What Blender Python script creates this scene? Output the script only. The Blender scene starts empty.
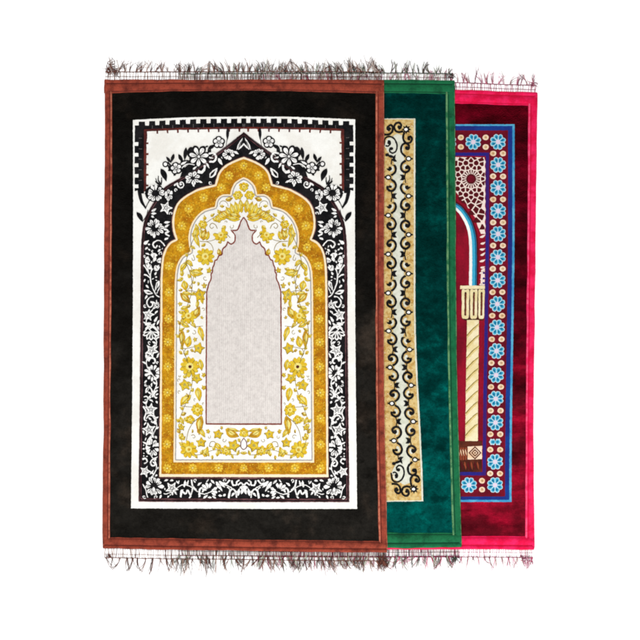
import bpy, bmesh, math, random
from mathutils import Vector, noise
from mathutils.geometry import tessellate_polygon

SC = bpy.context.scene
COL = SC.collection
R = math.radians
S = 0.0025                       # metres per layout unit

def W(x, y):                     # layout (x right, y down) -> metres on the table
    return ((x - 320.0) * S, (320.0 - y) * S)

# ------------------------------------------------------------------ camera
cam = bpy.data.cameras.new('camera'); co = bpy.data.objects.new('camera', cam); COL.objects.link(co)
cam.lens = 85; cam.sensor_width = 36; cam.clip_end = 100
co.location = (0, 0, 0.006 + 640 * S * 85 / 36); co.rotation_euler = (0, 0, 0)
SC.camera = co
# ------------------------------------------------------------------ world and lamps (studio)
wd = bpy.data.worlds.new('World'); SC.world = wd; wd.use_nodes = True
wd.node_tree.nodes['Background'].inputs[0].default_value = (1, 1, 1, 1)
wd.node_tree.nodes['Background'].inputs[1].default_value = 0.46
def softbox(name, loc, target, size, power):
    l = bpy.data.lights.new(name, 'AREA'); l.shape = 'SQUARE'; l.size = size; l.energy = power
    o = bpy.data.objects.new(name, l); COL.objects.link(o); o.location = loc
    o.rotation_euler = (Vector(target) - Vector(loc)).to_track_quat('-Z', 'Y').to_euler()
softbox('softbox_lamp', (-0.5, 1.1, 3.5), (0, 0.15, 0), 3.0, 124)
softbox('softbox_lamp', (0.5, -2.0, 0.95), (0.2, -0.2, 0), 1.4, 56)
SC.view_settings.view_transform = 'Standard'; SC.view_settings.look = 'None'
SC.view_settings.exposure = 0.42; SC.view_settings.gamma = 1.0
SC.cycles.filter_width = 2.1

# ------------------------------------------------------------------ materials
def lin(c):
    c /= 255.0
    return c / 12.92 if c <= .04045 else ((c + .055) / 1.055) ** 2.4
def rgb(t, k=0.46):
    return tuple(lin(v) * k for v in t) + (1,)

MATS = {}
def cloth(name, c, c2=None, patch=(9, 9), patch_pos=(.42, .62), grain=.22, gscale=520, rib=0, sheen=0, bump=.35, tint=None, warp=(1, 1), ribdir='X', lean=None):
    """woven or velvet cloth: nap patches from c to c2, fine fibre grain, fibre bump"""
    m = bpy.data.materials.new(name); m.use_nodes = True; nt = m.node_tree; N = nt.nodes; L = nt.links
    b = N['Principled BSDF']; b.inputs['Roughness'].default_value = .95
    b.inputs['Specular IOR Level'].default_value = .08
    tc = N.new('ShaderNodeTexCoord')
    def nz(scale, detail=2, rough=.5, st=(1, 1)):
        mp = N.new('ShaderNodeMapping'); mp.inputs['Scale'].default_value = (st[0], st[1], 1); L.new(tc.outputs['Object'], mp.inputs[0])
        n = N.new('ShaderNodeTexNoise'); n.inputs['Scale'].default_value = scale; n.inputs['Detail'].default_value = detail
        n.inputs['Roughness'].default_value = rough; L.new(mp.outputs[0], n.inputs['Vector']); return n
    base = N.new('ShaderNodeRGB'); base.outputs[0].default_value = rgb(c); out = base.outputs[0]
    if c2:
        p = nz(patch[0], 5, .6, warp); mr = N.new('ShaderNodeMapRange'); mr.inputs[1].default_value = patch_pos[0]; mr.inputs[2].default_value = patch_pos[1]
        mr.interpolation_type = 'SMOOTHSTEP'; L.new(p.outputs['Fac'], mr.inputs[0])
        mx = N.new('ShaderNodeMix'); mx.data_type = 'RGBA'; mx.inputs['B'].default_value = rgb(c2)
        L.new(mr.outputs[0], mx.inputs['Factor']); L.new(out, mx.inputs['A']); out = mx.outputs['Result']
    g = nz(gscale, 2, .6); g2 = nz(gscale * .28, 2, .6)
    ad = N.new('ShaderNodeMath'); ad.operation = 'ADD'; L.new(g.outputs['Fac'], ad.inputs[0]); L.new(g2.outputs['Fac'], ad.inputs[1])
    src = ad.outputs[0]
    if rib:
        wv = N.new('ShaderNodeTexWave'); wv.bands_direction = ribdir; wv.inputs['Scale'].default_value = rib; wv.inputs['Distortion'].default_value = 1.5
        wv.inputs['Detail Scale'].default_value = 2; L.new(tc.outputs['Object'], wv.inputs['Vector'])
        a2 = N.new('ShaderNodeMath'); a2.operation = 'MULTIPLY_ADD'; a2.inputs[1].default_value = .35; L.new(wv.outputs['Fac'], a2.inputs[0]); L.new(src, a2.inputs[2]); src = a2.outputs[0]
    mr2 = N.new('ShaderNodeMapRange'); mr2.inputs[1].default_value = .6; mr2.inputs[2].default_value = 1.4
    mr2.inputs[3].default_value = 1 - grain; mr2.inputs[4].default_value = 1 + grain; L.new(src, mr2.inputs[0])
    ml = N.new('ShaderNodeVectorMath'); ml.operation = 'SCALE'; L.new(out, ml.inputs[0]); L.new(mr2.outputs[0], ml.inputs['Scale'])
    L.new(ml.outputs[0], b.inputs['Base Color'])
    bp = N.new('ShaderNodeBump'); bp.inputs['Strength'].default_value = bump; bp.inputs['Distance'].default_value = .0012
    L.new(src, bp.inputs['Height']); L.new(bp.outputs[0], b.inputs['Normal'])
    if lean:                     # the pile is brushed towards the head in the upper part, towards the foot lower down, unevenly
        ge = N.new('ShaderNodeNewGeometry'); ln = nz(lean[3], 5, .68, lean[4]); sx = N.new('ShaderNodeSeparateXYZ'); L.new(tc.outputs['Object'], sx.inputs[0])
        ma = N.new('ShaderNodeMapRange'); ma.inputs[1].default_value = .3; ma.inputs[2].default_value = -.62; ma.inputs[3].default_value = lean[0]; ma.inputs[4].default_value = lean[1]
        L.new(sx.outputs['Y'], ma.inputs[0]); mb = N.new('ShaderNodeMapRange'); mb.inputs[1].default_value = .33; mb.inputs[2].default_value = .67; mb.inputs[3].default_value = lean[2]; mb.inputs[4].default_value = -lean[2]
        L.new(ln.outputs['Fac'], mb.inputs[0]); ab = N.new('ShaderNodeMath'); L.new(ma.outputs[0], ab.inputs[0]); L.new(mb.outputs[0], ab.inputs[1])
        cx = N.new('ShaderNodeCombineXYZ'); L.new(ab.outputs[0], cx.inputs[1]); b.inputs['Specular IOR Level'].default_value = 0
        va = N.new('ShaderNodeVectorMath'); va.operation = 'ADD'; L.new(ge.outputs['Normal'], va.inputs[0]); L.new(cx.outputs[0], va.inputs[1])
        vn = N.new('ShaderNodeVectorMath'); vn.operation = 'NORMALIZE'; L.new(va.outputs[0], vn.inputs[0]); L.new(vn.outputs[0], bp.inputs['Normal'])
    if sheen:
        b.inputs['Sheen Weight'].default_value = sheen; b.inputs['Sheen Roughness'].default_value = .4
        b.inputs['Sheen Tint'].default_value = rgb(tint or c, 1)
    MATS[name] = m
    return m

cloth('black_velvet', (33, 31, 28), (56, 48, 41), patch=(11, 1), patch_pos=(.5, .74), grain=.38, lean=(2.6, -1.6, 1.6, 16, (.7, 1)), gscale=340)
cloth('rust_binding', (152, 67, 49), (98, 41, 32), patch=(44, 1), patch_pos=(.40, .74), grain=.36, gscale=300, rib=90, bump=.7)
cloth('rust_seam', (92, 36, 30), grain=.25)
cloth('rust_edge', (206, 122, 96), (160, 76, 58), patch=(60, 1), grain=.28)
cloth('white_pile', (262, 261, 255), (253, 250, 242), patch=(16, 1), grain=.05, gscale=300)
cloth('cream_pile', (262, 243, 206), grain=.08)
cloth('ink_black', (13, 13, 16), (30, 28, 30), patch=(40, 1), grain=.4, gscale=320)
cloth('petal_white', (264, 262, 258), (196, 194, 192), patch=(120, 1), patch_pos=(.5, .74), grain=.1, gscale=320)
cloth('maroon_brown', (72, 38, 40), (122, 80, 84), patch=(22, 1), grain=.25)
cloth('brick_line', (112, 48, 40), (80, 34, 32), patch=(30, 1), grain=.2)
cloth('mark_grey', (96, 92, 92), grain=.2)
cloth('gold_pile', (214, 154, 24), (180, 112, 14), patch=(30, 1), patch_pos=(.34, .7), grain=.42, gscale=240, warp=(1, 1.3))
cloth('gold_dark', (178, 118, 18), grain=.2)
cloth('yellow_bloom', (244, 204, 66), grain=.25)
cloth('yellow_pile', (242, 210, 62), (222, 178, 34), patch=(90, 1), grain=.28, gscale=320)
cloth('lemon_pile', (250, 234, 136), grain=.12)
cloth('olive_line', (148, 124, 44), grain=.2)
cloth('ochre_pile', (218, 172, 44), (196, 140, 30), patch=(80, 1), grain=.22)
cloth('grey_line', (172, 168, 170), grain=.12)
cloth('niche_pile', (230, 223, 217), (218, 210, 205), patch=(170, 1), patch_pos=(.35, .7), grain=.15, gscale=230, warp=(1, .7), rib=60)
cloth('niche_line', (136, 58, 42), grain=.2)
cloth('green_velvet', (2, 68, 64), (0, 106, 98), patch=(22, 1), patch_pos=(.44, .78), grain=.4, lean=(2.6, -1.4, 1.8, 30, (.8, 1)), warp=(.8, 1), gscale=340)
cloth('green_binding', (25, 106, 66), (11, 66, 41), patch=(34, 1), patch_pos=(.44, .76), grain=.26, gscale=300, rib=90, bump=.5)
cloth('green_seam', (10, 58, 38), grain=.25)
cloth('green_edge', (112, 156, 108), (50, 112, 72), patch=(60, 1), grain=.25)
cloth('tan_pile', (228, 200, 136), (198, 154, 80), patch=(110, 1), patch_pos=(.4, .66), grain=.22)
cloth('tan_speck', (176, 134, 60), grain=.2)
cloth('pale_green_pile', (234, 234, 218), (216, 218, 198), patch=(50, 1), grain=.1)
cloth('crimson_velvet', (88, 14, 25), (166, 16, 45), patch=(13, 1), patch_pos=(.38, .7), grain=.38, lean=(3.4, -1.6, 1.4, 18, (.4, 1.6)), warp=(.6, 1.1), gscale=340)
cloth('pink_binding', (252, 36, 98), (232, 14, 70), patch=(30, 1), grain=.2, gscale=300)
cloth('pink_seam', (204, 14, 56), grain=.2)
cloth('pink_edge', (255, 96, 136), (246, 50, 106), patch=(60, 1), grain=.2)
cloth('garnet_pile', (124, 12, 36), (100, 10, 30), patch=(18, 1), grain=.22)
cloth('red_pile', (158, 14, 42), (120, 10, 32), patch=(10, 1), grain=.22, warp=(1, .5))
cloth('navy_pile', (30, 46, 128), (22, 62, 146), patch=(16, 1), grain=.2)
cloth('indigo_pile', (62, 30, 112), (38, 36, 132), patch=(10, 1), grain=.2)
cloth('sky_pile', (92, 180, 216), (60, 150, 200), patch=(30, 1), grain=.14)
cloth('cyan_pile', (66, 178, 214), grain=.14)
cloth('teal_pile', (20, 110, 150), grain=.2)
cloth('ice_pile', (206, 232, 240), grain=.06)
cloth('blush_pile', (234, 216, 234), grain=.06)
cloth('peach_pile', (252, 226, 198), (244, 206, 166), patch=(40, 1), grain=.07)
cloth('lattice_pile', (255, 234, 222), grain=.1)
cloth('wine_pile', (88, 16, 24), grain=.25)
cloth('ivory_pile', (252, 238, 196), (242, 224, 168), patch=(24, 1), grain=.1)
cloth('straw_pile', (232, 208, 140), grain=.18)
cloth('brown_pile', (96, 44, 28), (64, 26, 20), patch=(24, 1), grain=.25)
cloth('russet_pile', (150, 70, 44), grain=.25)
cloth('thread_brown', (130, 78, 64), (88, 50, 44), patch=(200, 1), grain=.3)
cloth('thread_dark', (82, 52, 46), grain=.3)
cloth('thread_tan', (184, 146, 128), grain=.2)
cloth('thread_cream', (244, 230, 220), grain=.1)
cloth('thread_green', (34, 62, 48), grain=.3)
cloth('thread_grey', (116, 108, 100), grain=.3)
cloth('thread_pale_green', (216, 222, 200), grain=.12)
cloth('thread_rose', (214, 60, 112), grain=.25)
cloth('thread_plum', (134, 44, 78), grain=.3)
cloth('thread_blush', (246, 188, 206), grain=.15)
cloth('paper_white', (255, 255, 255), grain=.0, bump=0)
_nt = MATS['paper_white'].node_tree; _b = _nt.nodes['Principled BSDF']
for _l in list(_b.inputs['Base Color'].links): _nt.links.remove(_l)
_n = _nt.nodes.new('ShaderNodeTexNoise'); _n.inputs['Scale'].default_value = 40; _r = _nt.nodes.new('ShaderNodeMapRange')
_r.inputs[3].default_value = .89; _r.inputs[4].default_value = .91; _nt.links.new(_n.outputs['Fac'], _r.inputs[0]); _nt.links.new(_r.outputs[0], _b.inputs['Base Color'])

# ------------------------------------------------------------------ stacking height of the three rugs
T = 0.0040                       # pile thickness
LIFT = 0.0056                    # pile + binding
def ramp(x, a, b):
    t = min(1, max(0, (x - a) / (b - a))); return t * t * (3 - 2 * t)
def undul(x, y):
    return 0.0016 + 0.0012 * noise.noise(Vector((x * .011, y * .009, 3.1))) + .0005 * noise.noise(Vector((x * .035, y * .028, 8.4)))
def h_pink(x, y): return undul(x, y)
def h_green(x, y): return undul(x, y) + LIFT * ramp(x, 205, 256)
def h_front(x, y): return undul(x, y) + LIFT * ramp(x, 128, 176) + LIFT * ramp(x, 205, 256)

# ------------------------------------------------------------------ 2-D shape helpers (layout units)
def cr(pts, n=5, closed=False):
    """Catmull-Rom through pts"""
    out = []; m = len(pts)
    rng = range(m) if closed else range(m - 1)
    for i in rng:
        if closed: p0, p1, p2, p3 = pts[i - 1], pts[i], pts[(i + 1) % m], pts[(i + 2) % m]
        else: p0, p1, p2, p3 = pts[max(i - 1, 0)], pts[i], pts[i + 1], pts[min(i + 2, m - 1)]
        for k in range(n):
            t = k / n
            out.append(tuple(.5 * (2 * p1[a] + (p2[a] - p0[a]) * t + (2 * p0[a] - 5 * p1[a] + 4 * p2[a] - p3[a]) * t * t
                                   + (3 * p1[a] - p0[a] - 3 * p2[a] + p3[a]) * t ** 3) for a in (0, 1)))
    if not closed: out.append(tuple(pts[-1]))
    return out
def lobes(segs, n=5):
    """several smooth arcs meeting in cusps"""
    out = []
    for s in segs:
        c = cr(s, n); out += c if not out else c[1:]
    return out
def stroke(pts, w0, w1=None, wm=None):
    w1 = w0 if w1 is None else w1
    n = len(pts); Lf = []; Rt = []
    for i, p in enumerate(pts):
        a = pts[max(i - 1, 0)]; b = pts[min(i + 1, n - 1)]
        dx, dy = b[0] - a[0], b[1] - a[1]; d = math.hypot(dx, dy) or 1
        t = i / (n - 1); w = w0 + (w1 - w0) * t
        if wm is not None: w = w + (wm - (w0 + w1) / 2) * math.sin(math.pi * t)
        nx, ny = -dy / d * w / 2, dx / d * w / 2
        Lf.append((p[0] + nx, p[1] + ny)); Rt.append((p[0] - nx, p[1] - ny))
    return Lf + Rt[::-1]
def off(pts, d):
    """polyline moved sideways by d"""
    n = len(pts); out = []
    for i, p in enumerate(pts):
        a = pts[max(i - 1, 0)]; b = pts[min(i + 1, n - 1)]
        dx, dy = b[0] - a[0], b[1] - a[1]; q = math.hypot(dx, dy) or 1
        out.append((p[0] - dy / q * d, p[1] + dx / q * d))
    return out
def leaf(x, y, L, w, ang, bend=0):
    a = R(ang); c, s = math.cos(a), math.sin(a); up = []; dn = []
    for i in range(9):
        t = i / 8; u = (t - .5) * L; v = w / 2 * math.sin(math.pi * t ** .8) ; cv = bend * math.sin(math.pi * t)
        up.append((u, v + cv)); dn.append((u, -v + cv))
    P = up + dn[-2:0:-1]
    return [(x + u * c - v * s, y + u * s + v * c) for u, v in P]
def lf(x0, y0, x1, y1, w, bend=0):
    return leaf((x0 + x1) / 2, (y0 + y1) / 2, math.hypot(x1 - x0, y1 - y0), w, math.degrees(math.atan2(y1 - y0, x1 - x0)), bend)
def petal(cx, cy, r0, r1, w, ang, k=1.0):
    a = R(ang); c, s = math.cos(a), math.sin(a); P = []
    for t, v in ((0, .18), (.3, .62), (.6, 1), (.85, .8), (1, .25)): P.append((r0 + (r1 - r0) * t, v * w / 2))
    P = P + [(u, -v) for u, v in P[::-1]]
    return [(cx + (u * c - v * s) * k, cy + u * s + v * c) for u, v in cr(P, 2, True)]
def disc(x, y, r, ry=None, n=14):
    ry = ry or r
    return [(x + r * math.cos(2 * math.pi * i / n), y + ry * math.sin(2 * math.pi * i / n)) for i in range(n)]
def star(x, y, r, rot=-90, n=5, q=.5):          # five soft points
    P = [(x + (r if i % 2 == 0 else r * q) * math.cos(R(rot) + math.pi * i / n), y + (r if i % 2 == 0 else r * q) * math.sin(R(rot) + math.pi * i / n)) for i in range(2 * n)]
    return cr(P, 3, True)
def spiral(x, y, r, a0, turns=1.2, k=1, n=22):
    return [(x + r * (1 - .8 * i / n) * math.cos(R(a0) + k * 2 * math.pi * turns * i / n), y + r * (1 - .8 * i / n) * math.sin(R(a0) + k * 2 * math.pi * turns * i / n)) for i in range(n + 1)]

def rough(poly, amp=.22, step=1.3):
    """woven edge: outline resampled and nudged a little"""
    out = []; n = len(poly)
    for i in range(n):
        a, b = poly[i], poly[(i + 1) % n]; d = math.hypot(b[0] - a[0], b[1] - a[1]); k = max(1, int(d / step))
        for j in range(k):
            t = j / k; x, y = a[0] + (b[0] - a[0]) * t, a[1] + (b[1] - a[1]) * t
            v = noise.noise_vector(Vector((x * .55, y * .55, 7)))
            v2 = noise.noise_vector(Vector((x * 1.3, y * 1.3, 2)))
            out.append((x + (v.x + v2.x * .6) * amp * 1.15, y + (v.y + v2.y * .6) * amp * 1.15))
    return out

class Sheet:
    """flat woven pattern of one part: coloured pieces lying in thin layers of pile"""
    def __init__(self, mirror=None): self.P = []; self.mirror = mirror
    def add(self, poly, mat, layer, holes=(), rg=.22, mir=None):
        ps = [rough(poly, rg) if rg else list(poly)] + [rough(h, rg) if rg else list(h) for h in holes]
        self.P.append((ps, mat, layer))
        if self.mirror is not None and mir is not False:
            self.P.append(([[(self.mirror - x, y) for x, y in p] for p in ps], mat, layer))
    def build(self, name, parent, hfun, warp=None, cell=9, dz=.00022, base=T + .0005):
        names = []; bm = bmesh.new()
        for ps, mat, layer in self.P:
            if mat not in names: names.append(mat)
            mi = names.index(mat); z = base + layer * dz
            if warp: ps = [[warp(x, y) for x, y in p] for p in ps]
            flat = [q for p in ps for q in p]
            try: tr = tessellate_polygon([[Vector((x, y, 0)) for x, y in p] for p in ps])
            except Exception: continue
            vs = [bm.verts.new((x, y, z)) for x, y in flat]
            for t in tr:
                a, b, c = (flat[i] for i in t)
                ar = (b[0] - a[0]) * (c[1] - a[1]) - (b[1] - a[1]) * (c[0] - a[0])
                if abs(ar) < 1e-7: continue
                t = t if ar < 0 else (t[0], t[2], t[1])      # y runs down in the layout: this faces up in the world
                try: f = bm.faces.new([vs[i] for i in t]); f.material_index = mi; f.smooth = True
                except ValueError: pass
        bmesh.ops.delete(bm, geom=[v for v in bm.verts if not v.link_faces], context='VERTS')
        xs = [v.co.x for v in bm.verts]; ys = [v.co.y for v in bm.verts]
        for ax, lo, hi in ((0, min(xs), max(xs)), (1, min(ys), max(ys))):
            q = math.ceil(lo / cell) * cell + .013
            while q < hi:
                pc = (q, 0, 0) if ax == 0 else (0, q, 0); pn = (1, 0, 0) if ax == 0 else (0, 1, 0)
                bmesh.ops.bisect_plane(bm, geom=bm.verts[:] + bm.edges[:] + bm.faces[:], dist=1e-5, plane_co=pc, plane_no=pn)
                q += cell
        return finish(bm, name, names, parent, hfun)

def finish(bm, name, names, parent, hfun):
    for v in bm.verts:
        x, y, z = v.co; X, Y = W(x, y); v.co = (X, Y, z + hfun(x, y))
    me = bpy.data.meshes.new(name); bm.to_mesh(me); bm.free()
    for n in names: me.materials.append(MATS[n])
    o = bpy.data.objects.new(name, me); COL.objects.link(o)
    if parent: o.parent = parent; o.matrix_parent_inverse = parent.matrix_world.inverted()
    return o

def slab(name, poly, mat, parent, hfun, cell=7):
    """velvet body of a rug: top, sides and underside"""
    bm = bmesh.new(); n = len(poly)
    tr = tessellate_polygon([[Vector((x, y, 0)) for x, y in poly]])
    top = [bm.verts.new((x, y, T)) for x, y in poly]; bot = [bm.verts.new((x, y, 0)) for x, y in poly]
    for t in tr:
        a, b, c = (poly[i] for i in t); ar = (b[0] - a[0]) * (c[1] - a[1]) - (b[1] - a[1]) * (c[0] - a[0])
        t = t if ar < 0 else (t[0], t[2], t[1])
        bm.faces.new([top[i] for i in t]); bm.faces.new([bot[i] for i in (t[0], t[2], t[1])])
    for i in range(n): bm.faces.new([top[i], top[(i + 1) % n], bot[(i + 1) % n], bot[i]])
    xs = [p[0] for p in poly]; ys = [p[1] for p in poly]
    for ax, lo, hi in ((0, min(xs), max(xs)), (1, min(ys), max(ys))):
        q = math.ceil(lo / cell) * cell + .017
        while q < hi:
            bmesh.ops.bisect_plane(bm, geom=bm.verts[:] + bm.edges[:] + bm.faces[:], dist=1e-5,
                                   plane_co=(q, 0, 0) if ax == 0 else (0, q, 0), plane_no=(1, 0, 0) if ax == 0 else (0, 1, 0))
            q += cell
    bmesh.ops.recalc_face_normals(bm, faces=bm.faces[:])
    return finish(bm, name, [mat], parent, hfun)

def binding(parent, outer, inner, mats, hfun, prof, seed, lift=0.0):
    """a folded cloth strip sewn round one edge; prof = [(u, height mm, material)] from the outer edge inwards"""
    rnd = random.Random(seed); A = cr(outer, 24); B = cr(inner, 24)
    n = max(len(A), len(B)); A = resample(A, 90); B = resample(B, 90); n = 90
    bm = bmesh.new(); rows = []
    us = [(-.02, 0.0, 0), (-.035, 1.6, 0)] + [(u, T * 1000 + z, m) for u, z, m in prof] + [(1.0, T * 1000 - .3, prof[-1][2])]
    for i in range(n):
        row = []
        for j, (u, z, m) in enumerate(us):
            wob = .10 * noise.noise(Vector((i * .33, j * .9, seed))) + .18 * noise.noise(Vector((i * .9, j * .5, seed + 4)))
            e = noise.noise(Vector((i * .16, seed, 9))) * .55 + noise.noise(Vector((i * .3, seed, 1))) * .35 + noise.noise(Vector((i * 1.1, seed, 5))) * .15 if j < 3 or j > len(us) - 3 else 0
            dx, dy = B[i][0] - A[i][0], B[i][1] - A[i][1]; d = math.hypot(dx, dy)
            x = A[i][0] + dx * u + dx / d * e; y = A[i][1] + dy * u + dy / d * e
            row.append(bm.verts.new((x, y, max(0, z + (wob if j > 1 else 0)) / 1000 + lift)))
        rows.append(row)
    names = list(mats)
    for i in range(n - 1):
        for j in range(len(us) - 1):
            f = bm.faces.new([rows[i][j], rows[i + 1][j], rows[i + 1][j + 1], rows[i][j + 1]]); f.material_index = us[j][2]; f.smooth = True
    for e in (0, n - 1):
        try: bm.faces.new(rows[e])
        except ValueError: pass
    bmesh.ops.recalc_face_normals(bm, faces=bm.faces[:])
    up = sum(f.normal.z * f.calc_area() for f in bm.faces)
    if up < 0: bmesh.ops.reverse_faces(bm, faces=bm.faces[:])
    return finish_flip(bm, 'edge_binding', names, parent, hfun)
def finish_flip(bm, name, names, parent, hfun):
    bmesh.ops.reverse_faces(bm, faces=bm.faces[:])           # layout y runs down, world y up
    return finish(bm, name, names, parent, hfun)
def resample(pts, n):
    d = [0]
    for a, b in zip(pts, pts[1:]): d.append(d[-1] + math.hypot(b[0] - a[0], b[1] - a[1]))
    out = []; k = 0
    for i in range(n):
        q = d[-1] * i / (n - 1)
        while k < len(d) - 2 and d[k + 1] < q: k += 1
        t = (q - d[k]) / ((d[k + 1] - d[k]) or 1)
        out.append((pts[k][0] + (pts[k + 1][0] - pts[k][0]) * t, pts[k][1] + (pts[k + 1][1] - pts[k][1]) * t))
    return out

# ------------------------------------------------------------------ fringes
class Threads:
    def __init__(self): self.bm = bmesh.new(); self.names = []
    def tube(self, pts, r0, r1, mat, sides=4):
        """pts: (x, y, height mm); r in layout units"""
        if mat not in self.names: self.names.append(mat)
        mi = self.names.index(mat); rings = []; n = len(pts)
        for i, p in enumerate(pts):
            a = pts[max(i - 1, 0)]; b = pts[min(i + 1, n - 1)]
            dx, dy = b[0] - a[0], b[1] - a[1]; d = math.hypot(dx, dy) or 1; nx, ny = -dy / d, dx / d
            r = r0 + (r1 - r0) * i / (n - 1); ring = []
            for k in range(sides):
                c, s = math.cos(2 * math.pi * k / sides), math.sin(2 * math.pi * k / sides)
                ring.append(self.bm.verts.new((p[0] + nx * r * c, p[1] + ny * r * c, p[2] / 1000 + r * S * (1 + s))))
            rings.append(ring)
        for A, B in zip(rings, rings[1:]):
            for k in range(sides):
                f = self.bm.faces.new([A[k], A[(k + 1) % sides], B[(k + 1) % sides], B[k]]); f.material_index = mi; f.smooth = True
        self.bm.faces.new(rings[0]); self.bm.faces.new(rings[-1])
    def build(self, name, parent, hfun):
        bmesh.ops.recalc_face_normals(self.bm, faces=self.bm.faces[:])
        return finish_flip(self.bm, name, self.names, parent, hfun)

def fringe(root, edge, d, head, hfun, cols, seed, spacing, length, clumps=(), dens=1.0, lines=(1.0, .45), low=.35, messy=.5, skip=None):
    """edge: polyline of the rug end; d = -1 the fringe points up the layout, +1 down; cols = dict of thread materials"""
    rnd = random.Random(seed); E = resample(cr(edge, 20), 300); x0, x1 = edge[0][0], edge[-1][0]
    def ey(x):
        t = (x - x0) / (x1 - x0) * 299; i = max(0, min(298, int(t))); return E[i][1] + (E[i + 1][1] - E[i][1]) * (t - i)
    hf = lambda x, y: hfun(x, ey(x)) * low if hfun else 0
    net = Threads(); x = x0 + 1
    while x < x1 - .6:
        y = ey(x); m = rnd.choice(cols['net']); sl = rnd.uniform(-1.6, 1.6)
        pts = [(x, y - d * .8, 1.2), (x + sl * .5 + rnd.uniform(-.3, .3), y + d * head * .5, .3), (x + sl, y + d * head, .2)]
        w = rnd.uniform(.16, .34); net.tube(pts, w, w, m)
        x += rnd.uniform(1.2, 2.4) / dens
    fr = bpy.data.objects.new('fringe', None)
    part = None
    cord = Threads()
    for li, fq in enumerate(lines):
        n = 120; thin = li > 0
        pts = [(x0 + (x1 - x0) * i / n, ey(x0 + (x1 - x0) * i / n) + d * head * fq + .45 * noise.noise(Vector((i * .21, seed, li))) + .2 * noise.noise(Vector((i * .9, seed, li))), 1.2 + .3 * li) for i in range(n + 1)]
        cord.tube(pts, .24 if thin else .46, .24 if thin else .46, cols['cord'][min(li, len(cols['cord']) - 1)], 5)
    o = cord.build('fringe', root, hf)                   # the knotted cord is the body of the fringe part
    net.build('netting', o, hf)
    x = x0 + 1.2
    while x < x1 - .5:
        if skip and skip(x): x += spacing; continue
        t = Threads(); y = ey(x) + d * head
        lean = rnd.gauss(0, .12 + .28 * messy); L0 = length * rnd.uniform(.7, 1.2)
        bend0 = rnd.gauss(0, .25 + .35 * messy)
        for k in range(rnd.choice((4, 5, 6, 7))):
            m = rnd.choice(cols['tassel']); L = L0 * rnd.uniform(.65, 1.05); a = lean + rnd.gauss(0, .07 + .1 * messy); bend = bend0 + rnd.gauss(0, .16 + .14 * messy)
            px, py = x + rnd.uniform(-.7, .7), y - d * .6; pts = [(px, py, 2.0)]; n = 7
            for i in range(n):
                a += bend / n * 1.5 + rnd.gauss(0, .1)
                px += math.sin(a) * L / n; py += d * math.cos(a) * L / n
                pts.append((px, py, max(.2, 2.2 * (1 - i / n) + rnd.uniform(0, 1.2))))
            w = rnd.uniform(.2, .4); t.tube([(*q, z) for q, z in zip(cr([p[:2] for p in pts], 2), [pts[min(i // 2, len(pts) - 1)][2] for i in range(99)])], w, w * .45, m)
        t.build('tassel', o, hf)
        x += spacing * rnd.uniform(.7, 1.3)
    for cx, cy, r, n in clumps:                          # matted ends at a corner
        t = Threads()
        for k in range(n):
            a = rnd.uniform(0, 6.28); q = r * rnd.random() ** .6; px, py = cx + q * math.cos(a) * 1.1, cy + q * math.sin(a) * .8; pts = []
            b = rnd.uniform(0, 6.28)
            for i in range(8):
                pts.append((px, py, rnd.uniform(.4, 4))); b += rnd.gauss(.4, .5); px += math.cos(b) * r * .22; py += math.sin(b) * r * .2
            w = rnd.uniform(.22, .42); t.tube(pts, w, w * .6, rnd.choice(cols['clump']))
        t.build('tassel', o, hf)
    return o

def rug(label, x, y):
    o = bpy.data.objects.new('prayer_rug', None); COL.objects.link(o); X, Y = W(x, y); o.location = (X, Y, 0)
    o['label'] = label; o['category'] = 'rug'; o['group'] = 'prayer rugs laid overlapping'
    bpy.context.view_layer.update()
    return o

# ================================================================== the white surface
bm = bmesh.new(); bmesh.ops.create_grid(bm, x_segments=1, y_segments=1, size=8)
me = bpy.data.meshes.new('ground'); bm.to_mesh(me); bm.free(); me.materials.append(MATS['paper_white'])
gr = bpy.data.objects.new('ground', me); COL.objects.link(gr); gr['kind'] = 'structure'; gr['label'] = 'plain white surface under the rugs'; gr['category'] = 'ground'

PROF_SIDE = [(-.02, .5, 2), (.05, 1.2, 0), (.16, 2.0, 0), (.36, 2.2, 0), (.54, 1.6, 0), (.62, .3, 1), (.70, .25, 0), (.78, 1.5, 2), (.90, 1.7, 2), (.95, 1.0, 0)]
PROF_END = [(-.02, .4, 0), (.05, 1.5, 0), (.13, 2.3, 0), (.21, 1.7, 0), (.26, .3, 1), (.33, .15, 0), (.38, .9, 0), (.47, 2.8, 0), (.62, 3.4, 0), (.78, 2.7, 0), (.86, 1.0, 1), (.91, .2, 0), (.96, .6, 0)]

# ================================================================== pink and crimson rug (lowest)
pk = rug('crimson prayer rug with hot pink binding and blue rosettes, lowest of the three', 396, 320)
PKL = 257
slab('velvet_field', [(PKL + 3, 94), (380, 95), (480, 96), (534, 97), (532, 250), (530, 400), (531.5, 546), (400, 546), (PKL + 3, 546)], 'crimson_velvet', pk, h_pink)
binding(pk, [(PKL, 548), (PKL, 320), (PKL, 90)], [(PKL + 9, 538), (PKL + 9, 320), (PKL + 9, 104)], ('pink_binding', 'pink_seam', 'pink_edge'), h_pink, PROF_SIDE, 11)
binding(pk, [(537.4, 93), (536, 200), (534.6, 320), (533.4, 430), (534.6, 548)], [(528, 104), (527.6, 200), (526.4, 320), (525.6, 430), (525, 537)], ('pink_binding', 'pink_seam', 'pink_edge'), h_pink, PROF_SIDE, 12)
binding(pk, [(PKL, 90), (400, 89.5), (460, 90), (500, 91.5), (537.2, 92.6)], [(PKL, 103), (400, 103), (460, 103.6), (500, 105), (537, 106)], ('pink_binding', 'pink_seam', 'pink_edge'), h_pink, PROF_END, 13, .00015)
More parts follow.
